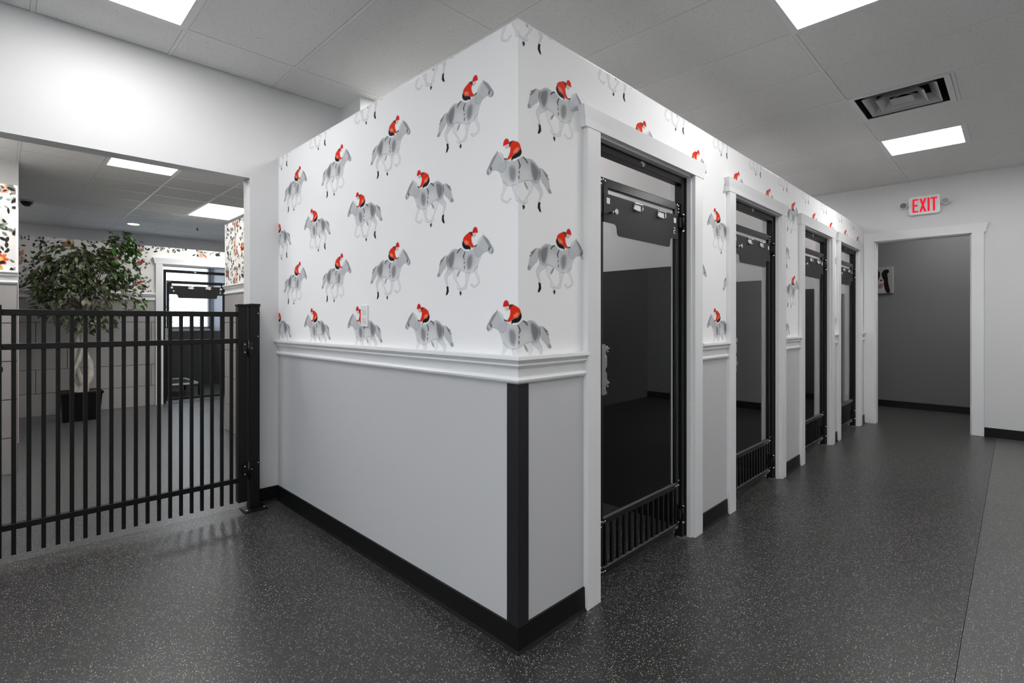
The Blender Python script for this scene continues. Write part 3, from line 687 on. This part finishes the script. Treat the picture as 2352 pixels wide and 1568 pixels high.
F = [(j*n_+i, j*n_+i+1, (j+1)*n_+i+1, (j+1)*n_+i) for j in range(n_-1) for i in range(n_-1)]
bb = B().add(V, F); me = bb.mesh('puppy_print', ink_m, origin(t))
at = me.color_attributes.new('ink', 'FLOAT_COLOR', 'POINT'); at.data.foreach_set('color', np.concatenate([rgb.reshape(-1, 3), np.ones((n_*n_, 1))], 1).astype(np.float32).ravel())
link('puppy_print', me, t)

# ------------------------------------------------------------------ black picket gate
GX = -3.53
t = thing('picket_gate', 'black metal picket gate across the wide opening', 'gate', (GX, .55, 0))
for i in range(19):
    yy = .045+(1.030-.045)*i/18
    build(B().box(GX-.009, yy-.009, .062, GX+.009, yy+.009, 1.262), 'gate_picket', black_metal, t, .0015)
for z0, z1 in ((1.247, 1.278), (1.078, 1.108), (.188, .218)):
    build(B().box(GX-.0155, .003, z0, GX+.0155, 1.07, z1), 'gate_rail', black_metal, t, .002)
st = build(B().box(GX-.027, 1.062, .062, GX+.027, 1.117, 1.315), 'hinge_stile', black_metal, t, .003)
build(B().box(GX-.031, 1.058, 1.315, GX+.031, 1.121, 1.328), 'stile_cap', black_metal, st, .003)
ls = build(B().box(GX-.025, -.045, .062, GX+.025, .003, 1.30), 'latch_stile', black_metal, t, .003)
build(B().cyl((GX+.025, -.02, .985), .028, .02, 'x', 16).box(GX+.025, -.035, .93, GX+.045, -.006, 1.04), 'gate_latch', black_gloss, ls, .002)
for z0 in (1.0, .22):
    h = build(B().cyl((GX+.036, 1.122, z0), .009, .09, 'z', 10).box(GX+.027, 1.085, z0+.005, GX+.034, 1.122, z0+.085).box(GX+.027, 1.122, z0+.005, GX+.034, 1.15, z0+.085).cyl((GX+.036, 1.122, z0-.012), .006, .112, 'z', 8), 'gate_hinge', black_gloss, t)
    for yy, dz in ((1.10, .02), (1.10, .07), (1.14, .045)): build(B().dome((GX+.034, yy, z0+dz), .0045, .6, 8, 3, (1, 0, 0)), 'hinge_screw', chrome, h)
t = thing('gate_post', 'square black steel post with a cap and base plate beside the gate', 'post', (GX, 1.157, 0))
build(B().box(GX-.032, 1.130, .010, GX+.032, 1.190, 1.315), 'post_tube', black_metal, t, .003)
build(B().box(GX-.036, 1.126, 1.315, GX+.036, 1.194, 1.332), 'post_cap', black_metal, t, .004)
bp = build(B().box(GX-.05, 1.09, .0, GX+.075, 1.225, .010), 'base_plate', black_metal, t, .002)
for yy in (1.105, 1.21): build(B().cyl((GX+.055, yy, .01), .008, .008, 'z', 6), 'anchor_bolt', chrome, bp)
for zz in (1.27, 1.12, .30): build(B().dome((GX+.032, 1.18, zz), .004, .6, 8, 3, (1, 0, 0)), 'post_screw', chrome, t)

# ------------------------------------------------------------------ far room walls
PX = -8.89; FD = (1.67, 2.575); FTOP = 2.306
paperR = nmat('animal_wallpaper_ground', (.80, .78, .75), .55)
fw = struct(B().box(PX-.1, -3.9, 0, PX, FD[0], FTOP).box(PX-.1, FD[1], 0, PX, 5.2, FTOP).box(PX-.1, FD[0], 2.06, PX, FD[1], FTOP), 'wall_far_partition', paperR)
r = casing('trim_casing_far', FD[0], FD[1], 2.06, PX, w=.085)
jamb(r, FD[0], FD[1], 2.06, PX+.004, .104)
SX = -6.34; SY = 1.79
sw_ = struct(B().box(SX, SY, 0, WX-.12, SY+.1, FTOP), 'wall_stub', paperR)
struct(B().box(SX-.012, SY-.004, 1.6, SX+.01, SY+.104, FTOP), 'trim_stub_guard', guard_w)
PLX = -5.69; PLY = .095
pw = struct(B().box(-7.0, -3.9, 0, PLX, PLY, FTOP), 'wall_pillar', paperR)
struct(B().box(PLX-.03, PLY-.012, 1.62, PLX+.004, PLY+.004, 2.12), 'trim_pillar_guard', guard_w)
struct(B().box(-7.18, -3.9, 0, -7.08, .126, CEIL+.17), 'wall_upper_far', wall_paint)
struct(B().box(-11.37, 2.98, 0, PX-.1, 3.08, FTOP), 'wall_suite_blue', suite_blue)
struct(B().box(-11.37, .55, 0, PX-.1, .65, FTOP), 'wall_suite_near', wall_paint)
struct(B().box(-11.369, .65, 0, -11.355, 2.98, 1.03).box(-11.355, 2.966, 0, PX-.1, 2.98, 1.03), 'wall_board_far', nmat('grey_wall_board', (.085, .085, .09), .3))
# rails and tiles of the far room
RAIL_B = [(o, z+.528) for o, z in RAIL_A]
def far_rail(path, name): struct(sweep(RAIL_B, path, '', None), name, trim_m)
far_rail([(PX, -1.0, 1, 0), (PX, FD[0]-.087, 1, 0)], 'trim_far_rail_1')
far_rail([(PX, FD[1]+.087, 1, 0), (PX, 5.2, 1, 0)], 'trim_far_rail_2')
far_rail([(SX, SY, 0, -1), (WX-.12, SY, 0, -1)], 'trim_stub_rail')
far_rail([(PLX, -1.5, 1, 0), (PLX, PLY, 1, 0)], 'trim_pillar_rail')
TMESH = {}
def wtile(parent, a0, a1, z0, z1, plane, axis):
    w = round(a1-a0-.006, 3); h = round(z1-z0-.006, 3)
    if w < .03: return
    k = (w, h, axis)
    if k not in TMESH:
        bb = B()
        if axis == 'x': bb.hexa([(0, 0, 0), (0, w, 0), (0, w, h), (0, 0, h)][::-1], [(.008, .001, .001), (.008, w-.001, .001), (.008, w-.001, h-.001), (.008, .001, h-.001)][::-1])
        else: bb.hexa([(0, 0, 0), (w, 0, 0), (w, 0, h), (0, 0, h)], [(.001, -.008, .001), (w-.001, -.008, .001), (w-.001, -.008, h-.001), (.001, -.008, h-.001)])
        TMESH[k] = bb.mesh('wall_tile', wt_m)
    o = link('wall_tile', TMESH[k], parent)
    d = random.uniform(-.0006, .0006)
    o.location = (plane+d, a0+.002, z0+.002) if axis == 'x' else (a0+.002, plane+d, z0+.002)
def tiles(parent, a0, a1, plane, axis, off=0):
    zs_ = [1.51, 1.205, .9, .595, .29, 0]
    for ri in range(5):
        z1, z0 = zs_[ri], zs_[ri+1]; x = a0-((off+ri % 2*.305) % .61)
        while x < a1:
            wtile(parent, max(x, a0), min(x+.61, a1), z0, z1, plane, axis); x += .61
def backer(box, name, parent): build(B().box(*box), name, grout, parent)
backer((PX, -1.0, 0, PX+.002, FD[0]-.085, 1.51), 'grout_bed', fw); tiles(fw, -.2, FD[0]-.085, PX+.002, 'x', .40)
backer((PX, FD[1]+.085, 0, PX+.002, 5.2, 1.51), 'grout_bed', fw); tiles(fw, FD[1]+.085, 4.6, PX+.002, 'x', .1)
backer((PLX, -1.6, 0, PLX+.002, PLY, 1.51), 'grout_bed', pw); tiles(pw, -1.125, PLY, PLX+.002, 'x', 0)
backer((SX, SY-.002, 0, WX-.12, SY, 1.51), 'grout_bed', sw_); tiles(sw_, SX, WX-.12, SY-.002, 'y', .2)

# animal and leaf print on the far-room wallpaper
def leafp(cx, cz, L, w, ang, n=8):
    p = []
    for i in range(n):
        t_ = i/(n-1); p.append((t_*L-L/2, w*math.sin(math.pi*t_)**.8))
    for i in range(n-2, 0, -1):
        t_ = i/(n-1); p.append((t_*L-L/2, -w*math.sin(math.pi*t_)**.8))
    ca, sa = math.cos(ang), math.sin(ang); return [(cx+u*ca-v*sa, cz+u*sa+v*ca) for u, v in p]
def blob(cx, cz, rx, rz, seed, n=14, amp=.25, ang=0):
    rr = random.Random(seed); ks = [rr.uniform(0, 6.28) for _ in range(3)]; ca, sa = math.cos(ang), math.sin(ang); p = []
    for i in range(n):
        a = 2*math.pi*i/n; k = 1+amp*(.5*math.sin(2*a+ks[0])+.3*math.sin(3*a+ks[1])+.2*math.sin(5*a+ks[2]))
        u, v = rx*k*math.cos(a), rz*k*math.sin(a); p.append((cx+u*ca-v*sa, cz+u*sa+v*ca))
    return p
def animal_print(name, a0, a1, z0, z1, mapf, parent, seed, holes=(), dens=340):
    rr = random.Random(seed); shapes = []
    dark = [(38, 44, 40), (70, 84, 70), (120, 130, 118), (60, 52, 48), (150, 150, 140), (96, 120, 110)]
    cells = []
    u = a0+.08
    while u < a1:                                           # animals and flowers on a half-drop grid
        w = z0+.10+(.14 if len(cells) % 2 else 0)
        while w < z1: cells.append((u+rr.uniform(-.03, .03), w+rr.uniform(-.03, .03))); w += .29
        u += .25; cells.append(None)
    for c in cells:
        if c is None: continue
        k = rr.choice('fldrtf'); u, w = c; sg = rr.choice((-1, 1))
        if k == 'f':      # sitting tan animal: body, head, two ears, tail
            col = rr.choice([(206, 150, 128), (196, 148, 124), (190, 120, 126)])
            shapes += [(blob(u, w-.03, .045, .065, rr.random(), amp=.15), col), (blob(u+.02*sg, w+.05, .03, .026, rr.random(), amp=.1), col),
                       (leafp(u+.04*sg, w+.08, .04, .009, 1.2), col), (leafp(u+.0*sg, w+.08, .04, .009, 1.9), col), (leafp(u-.06*sg, w-.05, .10, .018, .9*sg), (170, 110, 92)), (blob(u+.005*sg, w-.02, .018, .04, 1), (226, 196, 180))]
        elif k == 'l':    # orange flower
            for i in range(8): shapes.append((leafp(u+.03*math.cos(i*.785), w+.03*math.sin(i*.785), .055, .014, i*.785), (232, 120, 60) if i % 2 else (226, 92, 66)))
            shapes += [(blob(u, w, .022, .022, 2, amp=.05), (240, 190, 120)), (leafp(u, w-.07, .08, .02, -1.2), (200, 168, 90))]
        elif k == 'd':    # red bird with dark tail
            shapes += [(leafp(u, w, .12, .03, .5*sg), (164, 46, 50)), (blob(u+.05*sg, w+.03, .02, .018, 3, amp=.05), (176, 58, 56)), (leafp(u-.05*sg, w-.05, .09, .016, .9*sg), (70, 84, 78)), (leafp(u-.01*sg, w-.01, .07, .018, .9*sg), (120, 130, 124))]
        elif k == 'r':    # rose ring flower
            for i in range(7): shapes.append((blob(u+.026*math.cos(i*.9), w+.026*math.sin(i*.9), .02, .016, i, amp=.1), (206, 200, 196)))
            shapes.append((blob(u, w, .012, .012, 4, amp=.05), (70, 66, 66)))
            shapes.append((leafp(u+.03, w-.05, .08, .02, -.5), (60, 70, 60)))
        else:             # curving branch with leaves
            for i in range(5):
                shapes.append((leafp(u-.06+.03*i, w+.02*math.sin(i*1.1), .036, .0035, .4*math.cos(i*1.1)), (52, 46, 42)))
                shapes.append((leafp(u-.06+.03*i, w+.02*math.sin(i*1.1)+.018*(-1)**i, .034, .009, 1.1*(-1)**i), rr.choice(dark)))
    for _ in range(int((a1-a0)*(z1-z0)*dens)):
        shapes.append((leafp(rr.uniform(a0, a1), rr.uniform(z0, z1), rr.uniform(.025, .06), rr.uniform(.006, .014), rr.uniform(0, 6.28), 6), rr.choice(dark)))
    V = []; F = []; K = []
    for i, (p, col) in enumerate(shapes):
        cu = sum(q[0] for q in p)/len(p); cw = sum(q[1] for q in p)/len(p)
        if any(h[0]-.03 < cu < h[1]+.03 and cw < h[2]+.04 for h in holes): continue
        p = [(min(max(u_, a0), a1), min(max(w_, z0), z1)) for u_, w_ in p]
        o = len(V); V += [mapf(u_, w_, .0006+.000003*i) for u_, w_ in p]; F.append(tuple(range(o, o+len(p)))); K += [lin(col)+[1]]*len(p)
    me = bpy.data.meshes.new(name); me.from_pydata(V, [], F); me.update()
    at = me.color_attributes.new('ink', 'FLOAT_COLOR', 'POINT'); at.data.foreach_set('color', np.array(K, np.float32).ravel()); me.materials.append(ink_m)
    return link(name, me, parent)
hole = (FD[0]-.1, FD[1]+.1, 2.17)
animal_print('wallpaper_print', -.2, 4.2, 1.625, FTOP, lambda u, w, e: (PX+e, u, w), fw, 5, (hole,))
animal_print('wallpaper_print', SX, WX-.12, 1.625, FTOP, lambda u, w, e: (u, SY-e, w), sw_, 8)
animal_print('wallpaper_print', -1.07, PLY-.01, 1.625, FTOP, lambda u, w, e: (PLX+e, u, w), pw, 11, dens=480)

kennel_door(FD[0]+.012, FD[1]-.012, PX-.045, 1.825, 'kennel door in front of the bright window, plate numbered 6', 'kennel doors of the far room', '6', pickets=False, head=1.985)

# raised dog cot in the far suite
t = thing('dog_cot', 'low raised dog cot with a pale tube frame behind the far kennel door', 'pet bed', (-10.0, 2.02, 0))
zc = .20
build(B().tube([(-10.45, 1.74, zc), (-9.55, 1.74, zc), (-9.55, 2.30, zc), (-10.45, 2.30, zc)], .018, 8, closed=True), 'cot_frame', fix_m, t)
build(B().box(-10.44, 1.75, zc-.006, -9.56, 2.29, zc+.002), 'cot_fabric', mat_cot, t)
for x_, y_ in ((-10.45, 1.74), (-9.55, 1.74), (-9.55, 2.30), (-10.45, 2.30)):
    build(B().cyl((x_, y_, 0), .016, zc+.02, 'z', 10), 'cot_leg', black_metal, t)

# small ceiling fittings of the far room
def fit(z, lab): pass
t = thing('dome_camera', 'black dome security camera on the far room ceiling', 'security camera', (-9.26, .24, CEIL))
build(B().cyl((-9.26, .24, CEIL-.02), .075, .022, 'z', 20), 'camera_base', nmat('camera_base_white', (.5, .5, .5), .4), t)
build(B().dome((-9.26, .24, CEIL-.02), .062, 1, 18, 6), 'dome_cover', nmat('smoked_dome', (.005, .005, .005), .08), t)
t = thing('downlight', 'small round lit downlight in the ceiling above the tree', 'downlight', (-10.25, 1.53, CEIL))
build(B().cyl((-10.25, 1.53, CEIL-.006), .095, .01, 'z', 24), 'trim_ring', fix_m, t)
build(B().cyl((-10.25, 1.53, CEIL-.010), .078, .006, 'z', 24), 'lamp_disc', spot_m, t)
t = thing('sprinkler_head', 'tiny dark sprinkler head below the far room ceiling', 'sprinkler', (-9.9, 2.36, CEIL))
build(B().cyl((-9.9, 2.36, CEIL-.006), .035, .009, 'z', 16), 'escutcheon', fix_m, t)
build(B().cyl((-9.9, 2.36, CEIL-.04), .008, .036, 'z', 8).cyl((-9.9, 2.36, CEIL-.046), .026, .004, 'z', 12), 'deflector', black_metal, t)

# ------------------------------------------------------------------ potted ficus
TX, TY = -8.26, .70
t = thing('potted_ficus', 'artificial ficus tree with pale braided trunks in a black square pot', 'plant', (TX, TY, 0))
def frus(b, cx, cy, r0, r1, z0, z1):
    lo = [(cx-r0, cy-r0, z0), (cx+r0, cy-r0, z0), (cx+r0, cy+r0, z0), (cx-r0, cy+r0, z0)]; hi = [(cx-r1, cy-r1, z1), (cx+r1, cy-r1, z1), (cx+r1, cy+r1, z1), (cx-r1, cy+r1, z1)]
    return b.hexa(lo, hi)
b = frus(B(), TX, TY, .165, .195, 0, .34)
pot = build(b, 'pot', pot_m, t, .004)
b = B().box(TX-.205, TY-.205, .325, TX+.205, TY-.185, .352).box(TX-.205, TY+.185, .325, TX+.205, TY+.205, .352).box(TX-.205, TY-.185, .325, TX-.185, TY+.185, .352).box(TX+.185, TY-.185, .325, TX+.205, TY+.185, .352)
build(b, 'pot_rim', pot_m, pot)
build(B().box(TX-.184, TY-.184, .33, TX+.184, TY+.184, .343), 'soil', soil_m, pot)
def trunk(ph, r, sw, dx):
    pts = []; rad = []
    for i in range(24):
        u = i/23; z = .335+u*1.05
        k = (.05+.03*math.sin(u*7))*(1 if u > .1 else .6+4*u)
        pts.append((TX+k*math.cos(ph+u*4.2)+dx*u, TY+k*1.2*math.sin(ph+u*4.2), z)); rad.append(r*(1.35-.6*u)*(1.5-5*u if u < .1 else 1)*(1+.12*math.sin(u*40+ph)))
    build(B().tube(pts, rad, 10), 'trunk', bark_m, t); return pts[-1]
tips = [trunk(.3, .030, 1, .02), trunk(2.4, .026, 1, -.02), trunk(4.4, .022, 1, 0)]
rl = random.Random(12)
lobes = [(0, -.06, 1.55, .30, .42, .36), (.05, -.22, 1.72, .28, .30, .26), (0, .10, 1.85, .30, .34, .28), (.02, .40, 2.02, .22, .24, .30), (.05, .50, 1.55, .22, .16, .36), (0, -.10, 2.02, .22, .28, .16), (.05, .05, 1.25, .25, .32, .18), (-.05, .12, 2.05, .22, .3, .16), (.02, .42, 2.25, .17, .19, .14), (.02, .42, 2.2, .17, .19, .14), (.0, .40, 2.1, .17, .19, .14)]
for lo in lobes:
    tp = Vector(rl.choice(tips)); c = Vector((TX+lo[0], TY+lo[1], lo[2]))
    for k in range(2):
        e = c+Vector((rl.uniform(-1, 1)*lo[3]*.6, rl.uniform(-1, 1)*lo[4]*.7, rl.uniform(-.2, 1)*lo[5]*.7)); m1 = tp.lerp(e, .5)+Vector((rl.uniform(-.05, .05), rl.uniform(-.05, .05), .05))
        tp0 = tp-Vector((0, 0, rl.uniform(.1, .3)))
        build(B().tube([tp0, tp0.lerp(m1, .5), m1, m1.lerp(e, .5), e], [.008, .006, .004, .003, .002], 6), 'branch', twig_m, t)
def leaf_geo():
    vs = [(0, 0, 0)]; 
    prof = [(.012, .010), (.028, .019), (.045, .018), (.062, .009)]
    L = [(x_, -w, -.10*x_*x_*10+.004) for x_, w in prof]; R_ = [(x_, w, -.10*x_*x_*10+.004) for x_, w in prof]; M_ = [(x_, 0, -.10*x_*x_*10) for x_, w in prof]
    tip = (.078, 0, -.007)
    vs = [(0, 0, 0)]+L+M_+R_+[tip]; fs = [(0, 1, 5), (0, 5, 9)]
    for i in range(3): fs += [(1+i, 2+i, 6+i, 5+i), (5+i, 6+i, 10+i, 9+i)]
    fs += [(4, 13, 8), (8, 13, 12)]
    return vs, fs
def leafm(name, col, back): 
    m = bpy.data.materials.new(name); m.use_nodes = True; n = m.node_tree.nodes; l = m.node_tree.links; p = n['Principled BSDF']
    g = n.new('ShaderNodeNewGeometry'); nz = n.new('ShaderNodeTexNoise'); nz.inputs['Scale'].default_value = 9; l.new(g.outputs['Position'], nz.inputs[0])
    cr = n.new('ShaderNodeValToRGB'); cr.color_ramp.elements[0].position = .38; cr.color_ramp.elements[1].position = .62
    cr.color_ramp.elements[0].color = (*col, 1); cr.color_ramp.elements[1].color = (*back, 1); l.new(nz.outputs[0], cr.inputs[0]); l.new(cr.outputs[0], p.inputs['Base Color'])
    p.inputs['Roughness'].default_value = .38; return m
lm = [leafm('leaf_dark_green', (.030, .055, .018), (.065, .105, .038)), leafm('leaf_olive', (.10, .12, .06), (.24, .27, .16)), leafm('leaf_bright_green', (.05, .15, .02), (.09, .24, .04))]
lv, lf_ = leaf_geo()
LM = [B().add(lv, lf_).mesh('leaf', m) for m in lm]
places = []
wts = [l_[3]*l_[4]*l_[5] for l_ in lobes]
while len(places) < 2050:
    lo = rl.choices(lobes, wts)[0]
    d = Vector((rl.gauss(0, 1), rl.gauss(0, 1), rl.gauss(0, 1))).normalized()*rl.uniform(.35, 1)**.5
    p = Vector((TX+lo[0]+d.x*lo[3], TY+lo[1]+d.y*lo[4], lo[2]+d.z*lo[5]))
    for q in range(rl.randint(2, 4)):
        pp = p+Vector([rl.uniform(-.03, .03) for _ in range(3)])
        if pp.x < PX+.09 or pp.z < 1.02: continue
        mi = 0 if rl.random() < .5 else 1
        if pp.y > TY+.28 and pp.z > 1.75: mi = 2 if rl.random() < .55 else 0
        if pp.y > TY+.38 and pp.z < 1.5: mi = 2 if rl.random() < .5 else 0
        if pp.z < 1.5 and rl.random() < .4: mi = 1
        out = (pp-Vector((TX, TY, 1.6))); out.z = 0
        yaw = math.atan2(out.y, out.x)+rl.gauss(0, 1.0); pitch = rl.uniform(-.1, 1.3)
        M = Matrix.Translation(pp) @ Matrix.Rotation(yaw, 4, 'Z') @ Matrix.Rotation(pitch, 4, 'Y') @ Matrix.Rotation(rl.uniform(-.7, .7), 4, 'X') @ Matrix.Scale(rl.uniform(.85, 1.25), 4)
        places.append((pp.x, mi, M))
places.sort(key=lambda q: -q[0])
for i in range(300):
    x_, mi, M = places[i]; o = link('leaf', LM[mi], t); o.matrix_local = Matrix.Translation((-TX, -TY, 0)) @ M
for mi in range(3):
    bb = B()
    for x_, k, M in places[300:]:
        if k == mi: bb.add([M @ Vector(v) for v in lv], lf_)
    o = build(bb, 'foliage', lm[mi], t); o['kind'] = 'stuff'

# ------------------------------------------------------------------ outside
struct(B().box(-40, -20, -.3, -11.55, 25, -.2), 'ground_outside', concrete)
rb = random.Random(4); bb = B()
for i in range(9000):
    y_ = rb.uniform(-8, 16); z_ = abs(rb.gauss(0, 1.0)); x_ = -24+rb.gauss(0, .6)
    bb.add([(x_, y_, z_), (x_+rb.uniform(-.05, .05), y_+rb.uniform(.04, .09), z_+rb.uniform(-.03, .05)), (x_+rb.uniform(-.05, .05), y_+rb.uniform(-.05, .03), z_+rb.uniform(.04, .09))], [(0, 1, 2)])
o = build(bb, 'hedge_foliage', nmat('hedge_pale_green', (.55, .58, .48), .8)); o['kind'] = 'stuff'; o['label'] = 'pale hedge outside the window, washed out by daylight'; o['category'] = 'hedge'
